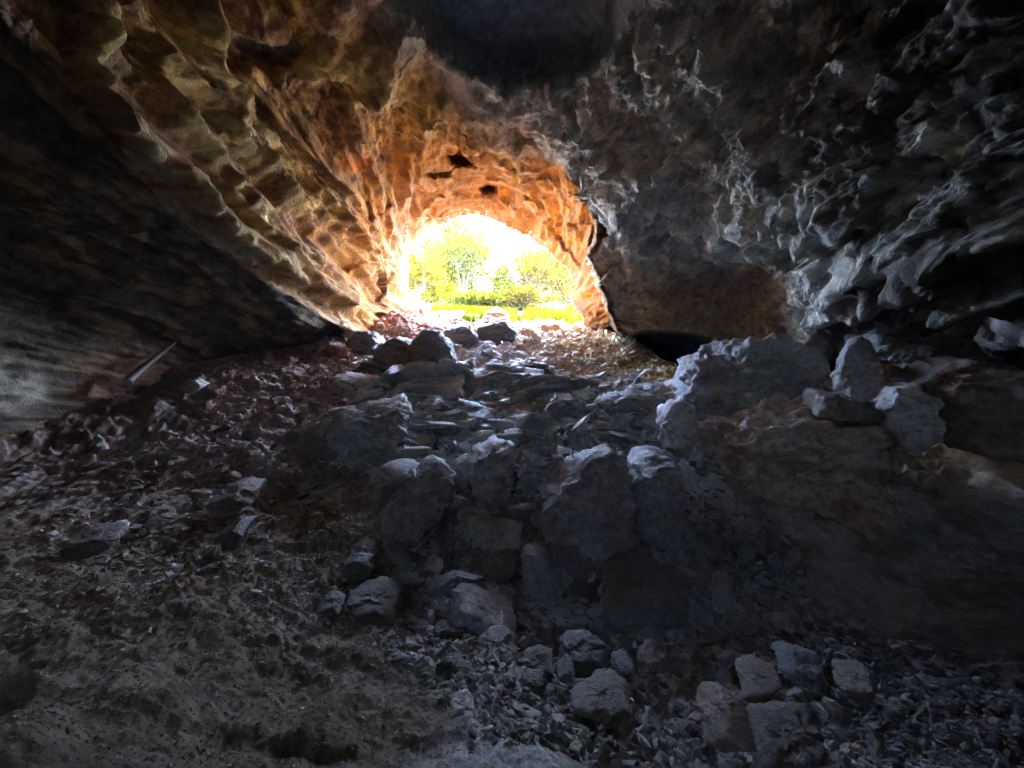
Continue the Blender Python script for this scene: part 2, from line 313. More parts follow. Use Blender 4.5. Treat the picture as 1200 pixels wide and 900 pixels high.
def shell_eval(D):
    """D unit directions from the chamber's middle -> rock surface points, outline masks, colours"""
    f = D[:, 1] * cp + D[:, 2] * sp; fr = f > .12; fs = np.where(fr, f, 1)
    up = -D[:, 1] * sp + D[:, 2] * cp
    u = np.where(fr, 600 + F * D[:, 0] / fs, 1e5 * np.sign(D[:, 0] + 1e-9)); v = np.where(fr, 450 - F * up / fs, -1e5 * np.sign(D[:, 2]))
    P0 = D * 8
    ju = fbm(P0, 1.1, 4, 5, .6) * 7 + fbm(P0, 5, 3, 9) * 2; jv = fbm(P0, 1.1, 4, 15, .6) * 9 + fbm(P0, 7, 3, 19) * 2.5
    uj, vj = u + ju, v + jv
    Rb = np.exp(FB(D)); Rr = np.exp(FR(D))
    # underside of the left overhang: a bedding plane sloping down to the far left
    den = D[:, 2] - .36 * (-D[:, 0]) * -1
    pl = 4.12 + .36 * 5.4; dn = D[:, 2] - .36 * D[:, 0]; Rl = np.where(dn > .02, pl / np.maximum(dn, .02), 60)
    wl = pt(0, 0, 1)
    # the left wall that closes the space below the overhang
    n = np.array([1, -.12, .25]); n /= np.linalg.norm(n); dw = -(D @ n); Rw = np.where(dw > .05, 9.3 / np.maximum(dw, .05), 60)
    k = 6.0; Rl2 = -np.log(np.exp(-Rl * k / 6) + np.exp(-Rw * k / 6)) * 6 / k; Rl2 = np.clip(Rl2, 1, 16)
    mr = np.where(fr, poly_sd(uj, vj, RP), -1e3); wd = .45 + 9 * ss(215, 150, v); mR = ss(-4 * wd, 3 * wd, mr); mR = np.where(fr, mR, ss(-.2, .2, D[:, 0]))
    lipd = np.where(fr, poly_sd(u + ju * .6, v + jv * .6, LIP), -1e3); mL = ss(-5, 4, lipd)
    mL = np.where(fr, mL, 0)
    Ra = Rb * (1 - mR) + Rr * mR
    Ra = Ra * (1 - mL) + Rl2 * mL
    hol = np.where(fr, poly_sd(u + ju * .5, v + jv * .3, HOLE), -1e3); Ra = Ra + ss(-1, 4, hol) * 9
    cav = np.where(fr, poly_sd(uj, vj, CAV), -1e3); Ra = Ra + ss(-3, 12, cav) * 4
    nic = np.where(fr, poly_sd(uj, vj, NICHE), -1e3); Ra = Ra + ss(-4, 40, nic) * 1.6
    ni2 = np.where(fr, poly_sd(uj, vj, NICHE2), -1e3); Ra = Ra + ss(-6, 22, ni2) * .6
    for q in POCK: Ra = Ra + ss(-2, 5, np.where(fr, poly_sd(u, v, q), -1e3)) * 1.5
    return u, v, uj, vj, fr, Ra, mR, mL, mr, lipd, hol, cav, nic, ni2
REAR_FILL = 5.5                                       # half-angle of an unseen sky opening added behind the viewpoint for fill light
def build_shell():
    az = np.concatenate([np.linspace(-180, -66, 40)[:-1], np.linspace(-66, 66, 960), np.linspace(66, 180, 40)[1:]])
    el = np.concatenate([np.linspace(-89.5, -32, 24)[:-1], np.linspace(-32, -4, 130)[:-1], np.linspace(-4, 16, 160)[:-1], np.linspace(16, 44, 340)[:-1], np.linspace(44, 68, 180), np.linspace(68, 89.5, 16)[1:]])
    A, E = np.meshgrid(np.radians(az), np.radians(el)); nr, nc = len(el), len(az)
    D = np.stack([np.sin(A) * np.cos(E), np.cos(A) * np.cos(E), np.sin(E)], -1).reshape(-1, 3)
    u, v, uj, vj, fr, Ra, mR, mL, mr, lipd, hol, cav, nic, ni2 = shell_eval(D)
    P = D * Ra[:, None]
    # inward normals of the smooth form
    def normals(P):
        G = P.reshape(nr, nc, 3); du = np.gradient(G, axis=1); dv = np.gradient(G, axis=0); n = np.cross(du, dv).reshape(-1, 3)
        n /= np.linalg.norm(n, axis=1)[:, None] + 1e-9; s_ = np.sign((n * P).sum(1)); return n * -s_[:, None]
    N = normals(P)
    # keep silhouettes: fade the displacement where the surface is seen edge-on
    graz = ss(.02, .25, np.abs((N * D).sum(1)))
    G_ = P.reshape(nr, nc, 3); sp = np.maximum(np.linalg.norm(np.gradient(G_, axis=0), axis=2), np.linalg.norm(np.gradient(G_, axis=1), axis=2)).ravel() + 1e-3
    A = lambda lam: ss(1.3, 4, lam / sp)
    bed = P[:, 2] - .05 * P[:, 1] + .28 * fbm(P, .2, 3, 101)
    st = (terrace(bed * 1.35 + .10 * fbm_aa(P, 1.1, 3, 111, sp), 5) - bed * 1.35) * A(.35)
    st2 = (terrace(bed * 4.3 + .22 * fbm_aa(P, 1.3, 3, 121, sp), 4) - bed * 4.3) * A(.12)
    bk, ek = blocks(P, .75, 131, .9, 1.8); bk2, ek2 = blocks(P, 2.2, 141, .9, 1.5); bk3, ek3 = blocks(P, 5.5, 145, .9, 1.4)
    bk = (bk - .5) * A(.5) + .5; bk2 = (bk2 - .5) * A(.25) + .5; bk3 = (bk3 - .5) * A(.1) + .5
    gh0 = ss(.03, .3, np.abs((N * D).sum(1)))
    rga = 1.4 * fbm_aa(P * [1, .18, 1.2], 1.0, 4, 153, sp, .5); rgb = 1.3 * fbm_aa(P * [1, .2, 1.4], 3.0, 5, 157, sp, .6); rg = 1.5 * fbm_aa(P, .9, 4, 151, sp, .45)
    rg2 = 1.4 * fbm_aa(P * [1, 1, .8], 2.3, 5, 161, sp, .5); fine = fbm_aa(P, 9, 4, 171, sp, .65); popc = 1.3 * fbm_aa(P * [1, 1, .8], 6.5, 4, 181, sp, .55)
    under = mL; right = mR * (1 - mL); left = 1 - np.maximum(right, under)
    near_mouth = ss(13.5, 17.5, np.linalg.norm(P, axis=1))
    n_r = fbm(P, 1.4, 4, 195)
    smooth_niche = np.maximum(ss(0, 25, nic), ss(0, 10, ni2))
    alc = ss(-12, 30, poly_sd(uj, vj, [(735,395),(725,370),(760,352),(790,310),(850,298),(930,300),(925,340),(890,395),(840,405),(790,392)]))
    crust_r = right * (1 - alc) * (1 - smooth_niche)
    d = left * (1 - .6 * near_mouth) * (.45 * st * (.4 + .6 * gh0) + .17 * rga * (.5 + .5 * gh0) + gh0 * (.09 * st2 + .06 * (bk - .5) + .02 * (bk2 - .5) + .03 * (bk3 - .5) + .11 * rgb + .05 * rg2))
    d += left * near_mouth * (.08 * rga + gh0 * (.1 * (bk - .5) + .07 * rgb + .12 * st2))
    right_far = ss(900, 1080, uj) * right
    d += crust_r * (.14 * rg + .04 * rg2 * (1 - .5 * right_far) + .075 * popc * (1 - .5 * right_far) + .30 * (bk - .5) + .09 * (bk2 - .5) + .05 * (bk3 - .5)) + right_far * (.30 * st + .1 * st2 + .10 * rgb)
    d += right * alc * (.2 * (bk - .5) + .07 * (bk2 - .5) + .10 * st2 + .12 * st + .08 * rg2)
    d += under * (.10 * st + .08 * st2 + .08 * rgb + .10 * rga + .04 * (bk - .5) + .03 * rg2 + .10 * fbm(P, .5, 3, 191))
    rl = 0; rr_ = 0
    for L_, wd_, am in RIDGES_L: e_ = np.exp(-(line_d(uj, vj, L_, .7, 1.7) / wd_) ** 2); d += left * am * e_ * (1 + .3 * n_r); rl = np.maximum(rl, e_)
    for L_, wd_, am in RIDGES_R: e_ = np.exp(-(line_d(uj, vj, L_, .8, 1.5) / wd_) ** 2); d += right * am * e_ * (1 + .3 * n_r); rr_ = np.maximum(rr_, e_)
    d += .018 * fine * (1 - .6 * smooth_niche)
    gh = ss(.04, .55, np.abs((N * D).sum(1)))
    sdo = np.where(fr, poly_sd(u + ju_(D), v + jv_(D), OPEN), -1e3)
    d *= .35 + .65 * ss(0, 20, -sdo)
    d *= graz * (1 - .75 * smooth_niche)
    P2 = P + N * d[:, None]
    # colours of the rock, some with light and shade painted in
    def mixc(c, k, m): m = np.clip(m, 0, 1)[:, None]; return c * (1 - m) + np.array(k) * m
    n1, n2_, n3 = fbm_aa(P, .6, 5, 201, sp), fbm_aa(P, 2.2, 5, 211, sp, .65), fbm_aa(P * [1, 1, .6], 1.6, 5, 221, sp, .7, True)
    brown = np.array([.27, .14, .065]); c = np.tile(brown, (len(P), 1))
    ochre, pale, orange, grey, dgrey, white, dbrown = (.46, .26, .08), (.50, .42, .27), (.52, .165, .002), (.50, .475, .44), (.25, .30, .36), (.74, .72, .63), (.13, .085, .065)
    c = mixc(c, ochre, left * ss(.0, .5, n1 + .5 * n2_) * .8)
    c = mixc(c, ochre, left * ss(.35, .8, n3) * .9); c = mixc(c, (.50, .36, .14), left * ss(.3, .9, rl) * ss(-.5, .2, n2_) * .8)
    c = mixc(c, pale, left * ss(28, 6, -lipd) * ss(120, 180, u) * .85 * ss(-.5, .2, n2_ + .3))
    yl = poly_sd(uj, vj, [(380,60),(430,70),(500,110),(570,150),(600,190),(560,190),(500,190),(440,160),(390,110)])
    c = mixc(c, (.50, .34, .10), left * ss(-10, 20, yl) * ss(-.3, .1, n2_) * .9)
    yd = poly_sd(uj, vj, [(-30,130),(20,150),(35,200),(0,190)])
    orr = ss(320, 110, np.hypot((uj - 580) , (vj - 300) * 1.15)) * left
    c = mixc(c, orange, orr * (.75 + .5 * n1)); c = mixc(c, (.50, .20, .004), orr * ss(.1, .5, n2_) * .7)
    c = c * (1 - .12 * ss(.1, .8, orr) * left)[:, None] * (1 - .55 * ss(90, 0, -sdo) * left)[:, None]  # rock darkened towards the rim to offset the glare of the mouth
    c = mixc(c, (.62, .22, .06), left * ss(-1, 5, poly_sd(uj, vj, [(392,190),(412,186),(434,184),(430,196),(415,205),(396,203)])))
    cr = mixc(np.tile(np.array([.42, .405, .395]), (len(P), 1)), grey, ss(-.2, .4, n1))
    n3 = fbm_aa(P * [1, 1, .6], 2.6, 6, 225, sp, .78)
    cr = mixc(cr, white, ss(.05, .45, n3) * (.8) * ss(60, 160, vj)); cr = mixc(cr, dbrown, ss(850, 1000, uj) * ss(.3, -.2, n2_) * .8)
    cr = mixc(cr, white, ss(-6, 14, poly_sd(uj, vj, [(912,300),(960,290),(1000,310),(1010,340),(985,365),(960,385),(925,395),(915,350)])) * .7)
    cr = mixc(cr, white, ss(.35, .95, rr_) * ss(-.35, .3, n3 + n2_) * .7)
    cr = mixc(cr, (.26, .16, .12), alc * (.8 + .4 * n2_)); cr = mixc(cr, (.42, .30, .17), ss(-2, 8, poly_sd(uj, vj, [(860,365),(900,335),(925,330),(922,395),(880,400),(845,398)])) * .8)
    cr = mixc(cr, (.40, .24, .12), ss(120, 30, np.hypot(uj - 745, vj - 372)) * .8)
    cr = cr * (1 - .5 * ss(960, 1120, uj) * ss(-.2, .3, n1 + .2))[:, None]; cr = mixc(cr, (.22, .11, .05), ss(9, 3, mr) * ss(190, 230, vj)); cr = mixc(cr, dgrey, ss(-10, 20, nic))  # far right wall darkened in colour to offset the light it catches
    c = c * (1 - right)[:, None] + cr * right[:, None]
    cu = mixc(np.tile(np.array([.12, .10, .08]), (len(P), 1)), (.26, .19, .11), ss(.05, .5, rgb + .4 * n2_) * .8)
    cu = mixc(cu, (.34, .31, .25), ss(-.3, .3, n2_ + .2) * ss(0, 25, poly_sd(uj, vj, [(-60,415),(20,420),(75,440),(85,455),(50,490),(20,500),(-60,505)])) * .9)  # pale patch paints the light falling on the near left wall
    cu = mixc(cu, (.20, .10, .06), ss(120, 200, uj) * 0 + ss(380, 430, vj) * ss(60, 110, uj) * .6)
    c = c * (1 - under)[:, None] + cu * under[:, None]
    c = mixc(c, dgrey, ss(0, 14, ni2) * .35); c = mixc(c, (.16, .19, .23), ss(0, 6, hol)); c = mixc(c, (.04, .035, .03), ss(0, 20, cav))  # far right recess blackened to paint its shade
    c = np.clip(c * (1 + .3 * n2_)[:, None], .01, .85)
    # thick rock: an outer skin 3 m behind the inner one, tapering to the mouth's rim
    sdo = np.where(fr, poly_sd(u + ju_(D) , v + jv_(D), OPEN), -1e3)
    thick = 3.0 * ss(0, 90, -sdo) + .02; POUT = P2 + D * thick[:, None]
    fc = grid_faces(nr, nc); rear = np.array([-.30, -.88, .36]); rear /= np.linalg.norm(rear); sdr = (D @ rear - math.cos(R(REAR_FILL))) * 400; sdo = np.maximum(sdo, sdr + ju_(D) * 2); inside = sdo > 0; keep = ~(inside[fc].sum(1) >= 3); fc = fc[keep]
    zone = np.where(mL > .5, 1, np.where(mR > .5, 2, 0)); zf = zone[fc[:, 0]]
    names = [("cave_ceiling", "ochre and orange rock ceiling arching over the cave mouth"), ("rock_overhang", "dark smooth rock overhang low on the left wall"), ("cave_wall", "grey crusted rock wall on the right side")]
    for k, (nm, lb) in enumerate(names):
        sel = fc[zf == k]; ids, inv = np.unique(sel, return_inverse=True)
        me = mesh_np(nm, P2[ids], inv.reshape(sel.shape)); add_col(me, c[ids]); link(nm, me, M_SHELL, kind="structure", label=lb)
    # outer skin, coarser
    ri = np.unique(np.concatenate([np.arange(0, nr, 4), [nr - 1]])); ci = np.unique(np.concatenate([np.arange(0, nc, 4), [nc - 1]]))
    idx = (ri[:, None] * nc + ci[None]).ravel(); fo = grid_faces(len(ri), len(ci)); ins = (sdo[idx] > -1.5); fo = fo[~(ins[fo].sum(1) >= 4)]
    me = mesh_np("hillside", POUT[idx], fo); add_col(me, np.tile(np.array([.35, .27, .18]), (len(idx), 1))); link("hillside", me, M_SHELL, kind="structure", label="outer rock of the hill around the cave")
def ju_(D): return fbm(D * 8, 4, 3, 301, .6) * 3
def jv_(D): return fbm(D * 8, 4, 3, 311, .6) * 3
build_shell()

#__OBJECTS__
# ---------------------------------------------------------------- rocks
import bmesh
_ICO = {}
def ico(n):
    if n not in _ICO:
        bm = bmesh.new(); bmesh.ops.create_icosphere(bm, subdivisions=n, radius=1); bm.verts.ensure_lookup_table()
        V = np.array([v.co[:] for v in bm.verts]); V /= np.linalg.norm(V, axis=1)[:, None]
        Fc = np.array([[v.index for v in f.verts] for f in bm.faces]); bm.free(); _ICO[n] = (V, Fc)
    return _ICO[n]
def polytope(planes, h, sub, p=22):
    D, Fc = ico(sub); k = np.maximum(D @ np.asarray(planes).T, 0) / np.asarray(h)[None]
    return D * ((k ** p).sum(1) ** (-1 / p))[:, None], D, Fc
def roughen(V, D, size, seed, amp=1.0, nod=0.0):
    P = V + seed * 3.7; s_ = 1 / size
    d = fbm(P, 1.6 * s_, 4, seed % 50, .55) * .05 + fbm(P * [1, 1, 2.5], 4 * s_, 4, seed % 50 + 9, .6, True) * .035
    b, _ = blocks(P, 2.2 * s_, seed % 60, .8, 1.8); d = d + (b - .5) * .05
    q_ = (P[:, 2] + .25 * P[:, 0] * math.sin(seed) + .08 * size * fbm(P, 1.2 * s_, 3, 5)) * 3.2 * s_; d = d + (terrace(q_, 6) - q_) * .06
    if nod: d = d + fbm(P, 5.0 * s_, 4, seed % 40, .6, True) * .07 * nod + fbm(P, 2.4 * s_, 3, 7 + seed % 40, .6, True) * .12 * nod
    return V + D * (d * size * amp)[:, None]
def hull(P):
    P = sorted(map(tuple, P)); cr = lambda o, a, b: (a[0]-o[0])*(b[1]-o[1])-(a[1]-o[1])*(b[0]-o[0]); out = []
    for seq in (P, P[::-1]):
        h = []
        for q in seq:
            while len(h) > 1 and cr(h[-2], h[-1], q) <= 0: h.pop()
            h.append(q)
        out += h[:-1]
    return out
def boulder(name, label, poly, thick, mat,  t=None, dt=0.0, rise=.5, lean=.25, sub=5, seed=1, nod=0.0, amp=1.0, group=None, turn=0.0, cham=5):
    pv = np.array(poly, float); mv = pv[:, 1].mean(); kk = 1 - .45 * float(ss(560, 760, mv)); pv[:, 1] = pv[:, 1].max() - (pv[:, 1].max() - pv[:, 1]) * kk; poly = pv
    if rise > .55: thick *= .62
    rise *= .72
    rng = np.random.RandomState(seed); poly = hull(poly); c = np.mean(poly, 0); vmax = max(q[1] for q in poly)
    if t is None: t = ground_hit(c[0], min(vmax - 2, 898)) + dt
    dr = rays(*c); C0 = dr * t
    nf = -np.array([dr[0], dr[1], 0]) / np.hypot(dr[0], dr[1]) * .75 + np.array([0, -.25, 0]); nf[0] += turn; nf[2] = lean; nf /= np.linalg.norm(nf)
    W = []
    for q in poly:
        d = rays(*q); W.append(d * (C0 @ nf) / (d @ nf))
    W = np.array(W); e = np.array([dr[0] * .35, .9, rise]); e /= np.linalg.norm(e)
    cc = W.mean(0) + e * thick / 2; size = float(np.ptp(W, 0).max() * .6 + thick * .3)
    N_, H_ = [nf, -nf], [max(nf @ (W.mean(0) - cc), .05), max(nf @ (W.mean(0) - cc), .05)]
    for a, b in zip(W, np.roll(W, -1, 0)):
        n = np.cross(b - a, e); n /= np.linalg.norm(n) + 1e-9; hh = n @ (a - cc)
        if hh < 0: n, hh = -n, -hh
        N_.append(n); H_.append(max(hh, .03))
    N_ = np.array(N_); H_ = np.array(H_)
    for _ in range(cham):                        # a few broken corners
        n = rng.normal(size=3); n /= np.linalg.norm(n)
        V0, D0, _f = polytope(N_, H_, 3); hh = (V0 @ n).max() * rng.uniform(.74, .95)
        N_ = np.vstack([N_, n]); H_ = np.append(H_, hh)
    V, D, Fc = polytope(N_, H_, sub, 70); V = roughen(V, D, size, seed, amp, nod)
    base = np.array([cc[0], cc[1], cc[2] + V[:, 2].min()])
    me = mesh_np(name, V + cc - base, Fc); o = link(name, me, mat, loc=base, label=label, category="boulder" if size > .55 else "rock")
    if group: o["group"] = group
    return o
M_BODY = mat_rock("brown_grey_limestone", col=(.55, .45, .39), col2=(.42, .27, .19), scale=1.5, bump=.8)
M_FG = mat_rock("dusty_limestone", col=(.15, .115, .085), col2=(.095, .072, .052), scale=2.5, rnd=.35, bump=.8)
F_ = M_FG
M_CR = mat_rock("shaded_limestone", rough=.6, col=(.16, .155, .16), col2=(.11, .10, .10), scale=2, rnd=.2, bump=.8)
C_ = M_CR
B = boulder
G_, D_, W_, R_, P_ = M_GREY, M_DARK, M_BROWN, M_RED, M_PALE
HERO = [
 # right-hand boulder pile
 (D_, "lumpy grey boulder crowning the right-hand pile beside the dark hollow", [(806,480),(822,432),(868,402),(930,399),(985,420),(1002,452),(960,505),(880,525),(815,522)], 2.2, dict(t=7.9, sub=6, nod=.6, rise=.35)),
 (M_BODY, "huge smooth-faced brown boulder under the lumpy crown, right of centre", [(806,545),(815,506),(880,492),(960,488),(1040,500),(1075,540),(1108,620),(1100,672),(1000,690),(900,650),(835,600)], 2.6, dict(t=6.4, sub=6, lean=-.05, rise=.3, amp=1.9)),
 (D_, "upright oval slab standing on top of the right-hand boulder pile", [(986,440),(992,405),(1010,396),(1030,405),(1040,430),(1038,470),(1000,475),(988,462)], .35, dict(t=6.6, lean=.1)),
 (D_, "small dark rock wedged right of the upright oval slab", [(1038,470),(1040,440),(1055,430),(1072,438),(1072,468),(1055,480)], .5, dict(t=6.7)),
 (W_, "wedge-shaped block leaning below the upright oval slab", [(960,488),(968,466),(1000,468),(1045,490),(1040,508),(990,502)], .8, dict(t=6.2)),
 (G_, "rounded block with a pale lit shoulder above the black recess", [(1042,480),(1055,460),(1080,455),(1105,470),(1110,520),(1085,545),(1060,520)], .9, dict(t=5.7)),
 (W_, "large brown block jutting in from the right edge over the black recess", [(1108,470),(1130,440),(1170,430),(1230,440),(1260,490),(1230,550),(1170,532),(1115,528)], 1.3, dict(t=5.3, sub=6)),
 (G_, "knobbly grey rock bridging the boulder pile and the right wall", [(1030,405),(1050,380),(1110,372),(1170,385),(1200,420),(1130,440),(1060,430)], 1.0, dict(t=7.0, nod=.8, sub=6)),
 (G_, "low grey rock filling the step left of the lumpy crown", [(772,520),(780,488),(806,470),(818,500),(812,540),(790,550)], .7, dict(nod=.5)),
 # boulders of the central face
 (D_, "large dark pentagonal boulder at the centre with jagged left corner", [(634,600),(660,566),(690,546),(722,541),(742,562),(746,610),(735,655),(710,676),(672,660),(640,630)], 1.1, dict(sub=6, dt=.1)),
 (D_, "dark boulder between the pentagonal boulder and the huge brown one", [(746,560),(770,545),(800,555),(818,590),(815,640),(775,650),(748,625)], 1.1, dict(seed=8)),
 (C_, "dark block with a blunt pointed top below the pentagonal boulder", [(712,700),(728,668),(762,658),(800,676),(822,712),(800,756),(765,768),(726,748)], .9, dict(seed=9)),
 (D_, "big tilted dark block with a lit grey top left of centre", [(445,604),(458,590),(520,541),(534,548),(532,600),(500,634),(450,640)], .9, dict(sub=6, rise=.75, turn=-.3)),
 (G_, "thin upright grey wedge beside the big tilted dark block", [(533,545),(548,538),(554,560),(546,582),(534,570)], .5, dict(seed=11)),
 (D_, "square dark block right of the thin grey wedge", [(552,600),(552,545),(575,529),(606,540),(606,590),(580,606)], .8, dict(seed=12)),
 (G_, "pale-topped slab lying across the block stack at the centre", [(529,618),(540,608),(612,628),(608,654),(570,652),(531,640)], .55, dict(rise=.8, lean=.1)),
 (G_, "small lit slab on the right end of the block stack", [(578,600),(592,595),(632,597),(633,610),(600,613)], .45, dict(rise=.8, dt=.2)),
 (P_, "pale rounded stone nested between two slabs of the stack", [(582,614),(598,609),(613,614),(611,627),(590,624)], .3, dict(seed=15)),
 (G_, "tilted slab resting behind the pale-topped slab", [(533,612),(545,598),(566,600),(580,608),(560,614)], .4, dict(seed=16, dt=.2)),
 (W_, "square brown block directly under the pale-topped slab", [(550,655),(600,652),(612,668),(608,690),(570,690),(550,680)], .5, dict(seed=17)),
 (G_, "long slab sliding down left below the square brown block", [(524,692),(540,684),(600,738),(609,756),(588,758),(530,716)], .5, dict(seed=18)),
 (W_, "flat-faced slab leaning below the block stack", [(552,700),(600,694),(622,730),(614,750),(570,724)], .45, dict(seed=19, dt=.15)),
 (P_, "small bright stone left of the leaning slabs", [(496,664),(504,658),(519,663),(517,671),(500,671)], .2, dict(seed=20)),
 (G_, "narrow pale sliver pointing up right by the leaning slabs", [(508,692),(528,670),(534,674),(520,696),(511,699)], .2, dict(seed=21)),
 (D_, "dark slab at the right foot of the block stack", [(612,640),(640,650),(665,690),(640,715),(615,690)], .6, dict(seed=22)),
 (W_, "brown slab tucked under the pentagonal boulder", [(640,690),(672,672),(712,684),(716,712),(680,722),(648,712)], .6, dict(seed=23)),
 # slabs on the slope
 (G_, "flat-topped block with bright upper face on the left of the slope", [(366,517),(395,503),(440,500),(478,478),(472,534),(440,547),(376,541)], 1.5, dict(rise=.72, sub=6, lean=.05)),
 (G_, "broad slab with a glinting top just below the dark crest boulder", [(447,462),(480,458),(538,455),(542,468),(500,477),(452,474)], 1.8, dict(rise=.85, lean=0)),
 (G_, "low slab left of the broad glinting slab", [(378,452),(400,445),(440,449),(446,462),(400,464)], 1.0, dict(rise=.7, seed=27)),
 (D_, "wide dark slab between the bright block and the slope centre", [(478,488),(510,478),(575,492),(582,505),(540,507),(482,504)], 1.2, dict(rise=.75, seed=28)),
 (D_, "bluish wide slab high on the slope right of the glinting slab", [(541,448),(580,436),(640,444),(650,464),(600,468),(545,464)], 1.6, dict(rise=.65, seed=29)),
 (W_, "brownish low boulder on the upper slope", [(584,440),(600,427),(640,430),(656,446),(620,450)], 1.0, dict(seed=30)),
 (D_, "tilted slab with a shaded front on the right of the slope", [(680,498),(700,476),(745,466),(772,474),(768,496),(720,506)], 1.1, dict(rise=.7, seed=31)),
 (P_, "pale triangular stone below the tilted slab on the right slope", [(698,508),(727,492),(741,512),(715,515)], .45, dict(rise=.8)),
 (P_, "small whitish flake right of the pale triangular stone", [(732,530),(752,520),(757,526),(740,536)], .3, dict(rise=.8, seed=33)),
 (W_, "long thin slab lying level above the pentagonal boulder", [(606,545),(620,536),(680,529),(688,540),(660,550),(610,552)], .6, dict(rise=.7, seed=34)),
 (D_, "slab sloping down left, above the square dark block", [(600,585),(612,560),(650,550),(682,556),(662,575),(620,590)], .6, dict(rise=.6, seed=35)),
 (D_, "short dark block capped with a bright edge, mid slope", [(640,480),(652,468),(672,470),(680,490),(660,500),(644,496)], .7, dict(seed=36)),
 (G_, "grey rock beside the lumpy crown's left foot", [(755,500),(766,486),(795,488),(800,505),(780,514),(758,512)], .6, dict(seed=37)),
 # crest of the slope
 (C_, "dark domed boulder on the crest of the slope", [(474,430),(480,404),(496,388),(512,389),(526,408),(532,428),(500,436)], 1.4, dict(dt=-.6)),
 (C_, "dark squat boulder left of the domed crest boulder", [(430,430),(440,408),(462,397),(480,402),(488,425),(462,434)], 1.2, dict(dt=-.5, seed=41)),
 (C_, "blue-grey boulder right of the domed crest boulder", [(508,402),(524,387),(545,381),(556,389),(562,402),(530,408)], 1.2, dict(seed=42)),
 (C_, "blue-grey boulder in front of the pink rock", [(556,402),(560,384),(590,378),(606,390),(604,402),(575,406)], 1.1, dict(seed=43)),
 (R_, "pink triangular rock standing before the grass at the mouth", [(562,380),(570,366),(582,360),(594,368),(601,384),(575,386)], .9, dict(t=19.5, amp=.5)),
 (R_, "red-brown slab on the crest near the left wall", [(370,415),(385,404),(408,410),(410,424),(385,426)], .9, dict(seed=45)),
 (C_, "tapering brown rock running down from the crest boulders", [(405,440),(430,424),(460,432),(470,448),(430,446)], .9, dict(seed=46)),
 (C_, "dark boulder at the left end of the crest", [(404,402),(415,390),(440,392),(448,410),(430,420),(408,416)], .9, dict(seed=47)),
 # left side
 (C_, "small upright reddish stone by the bright slot at the left wall", [(274,408),(276,394),(284,389),(292,398),(296,409)], .4, dict(seed=50)),
 (P_, "bright white stone at the tip of a dark rock on the left slope", [(126,628),(128,615),(140,609),(146,618),(140,634)], .12, dict(seed=51)),
 (W_, "long dark low rock ending at the bright white stone", [(60,652),(66,640),(110,628),(130,624),(132,636),(100,656),(64,662)], .4, dict(seed=52)),
 (W_, "dark lens-shaped rock on the left slope above the sandy ground", [(232,604),(240,592),(275,578),(296,580),(290,594),(255,610)], .6, dict(seed=53)),
 (W_, "small dark rock below the lens-shaped one", [(246,645),(252,632),(272,618),(284,624),(276,640),(258,650)], .4, dict(seed=54)),
 (G_, "pale flat stone half buried high on the left slope", [(208,456),(216,448),(230,446),(236,454),(222,462)], .5, dict(seed=55)),
 (C_, "stone-capped hump with a curved bright rim left of the tilted block", [(400,672),(404,655),(418,648),(432,656),(434,676),(415,684)], .5, dict(seed=56)),
 (F_, "flat slab whose broken end faces the rubble at lower centre", [(392,728),(400,712),(440,704),(462,714),(460,732),(420,738)], .5, dict(seed=57)),
 (F_, "lumpy stone sitting on the left end of the flat slab", [(368,722),(374,706),(388,702),(398,714),(394,728)], .25, dict(seed=58)),
 # foreground rubble
 #FG
 (W_, "big blunt stone left of the rubble at the lower centre", [(558,790),(560,760),(572,750),(590,754),(608,780),(606,794)], .35, dict(seed=60)),
 (F_, "largest pale-topped stone in the middle of the lower rubble", [(654,788),(656,765),(668,753),(690,752),(720,775),(716,798),(680,800)], .35, dict(seed=61)),
 (F_, "stone topping the largest rubble stone, at the foot of the slabs", [(667,750),(676,734),(692,738),(695,752)], .18, dict(seed=62)),
 (F_, "wide stone left of the largest rubble stone", [(608,790),(612,772),(630,768),(650,782),(646,800),(620,802)], .25, dict(seed=63)),
 (F_, "bright-topped angular stone below the wide stone", [(608,812),(612,796),(638,800),(643,818),(622,828)], .2, dict(seed=64)),
 (C_, "dark round stone between the wide and the largest rubble stones", [(650,800),(652,782),(664,778),(675,790),(672,804)], .2, dict(seed=65)),
 (C_, "dark cube-like stone right of the largest rubble stone", [(696,818),(700,796),(718,793),(728,806),(722,822)], .2, dict(seed=66)),
 (C_, "dark rounded stone at the right side of the largest rubble stone", [(720,798),(724,780),(738,774),(746,788),(740,802)], .22, dict(seed=67)),
 (P_, "pale greenish-white stone at the edge of the sandy mound", [(527,842),(529,822),(540,814),(556,822),(556,842),(542,850)], .13, dict(seed=68)),
 (W_, "brown stone above the pale greenish-white stone", [(517,806),(520,786),(534,780),(546,788),(544,808)], .2, dict(seed=69)),
 (W_, "knobbly brown stone under the red block on the right", [(750,786),(754,768),(770,762),(788,774),(786,792)], .25, dict(seed=70)),
 (F_, "flat stone with a broad pale top in the lower rubble", [(670,842),(690,826),(735,824),(748,838),(710,848)], .35, dict(rise=.3, seed=71)),
 (W_, "large dark angular rock near the bottom right of centre", [(832,882),(838,842),(862,828),(886,850),(892,884),(860,896)], .4, dict(seed=72)),
 (F_, "pale block with a bright top at the lower right", [(928,862),(930,840),(938,830),(952,834),(956,866),(940,872)], .18, dict(seed=73)),
 (F_, "broad pale boulder cut by the bottom edge, right of centre", [(886,905),(895,878),(930,864),(970,872),(992,895),(988,920),(900,925)], .4, dict(seed=74, nod=.5)),
 (W_, "round brown rock in the dark rubble on the right", [(872,816),(876,800),(896,796),(924,804),(928,822),(895,830)], .35, dict(seed=75)),
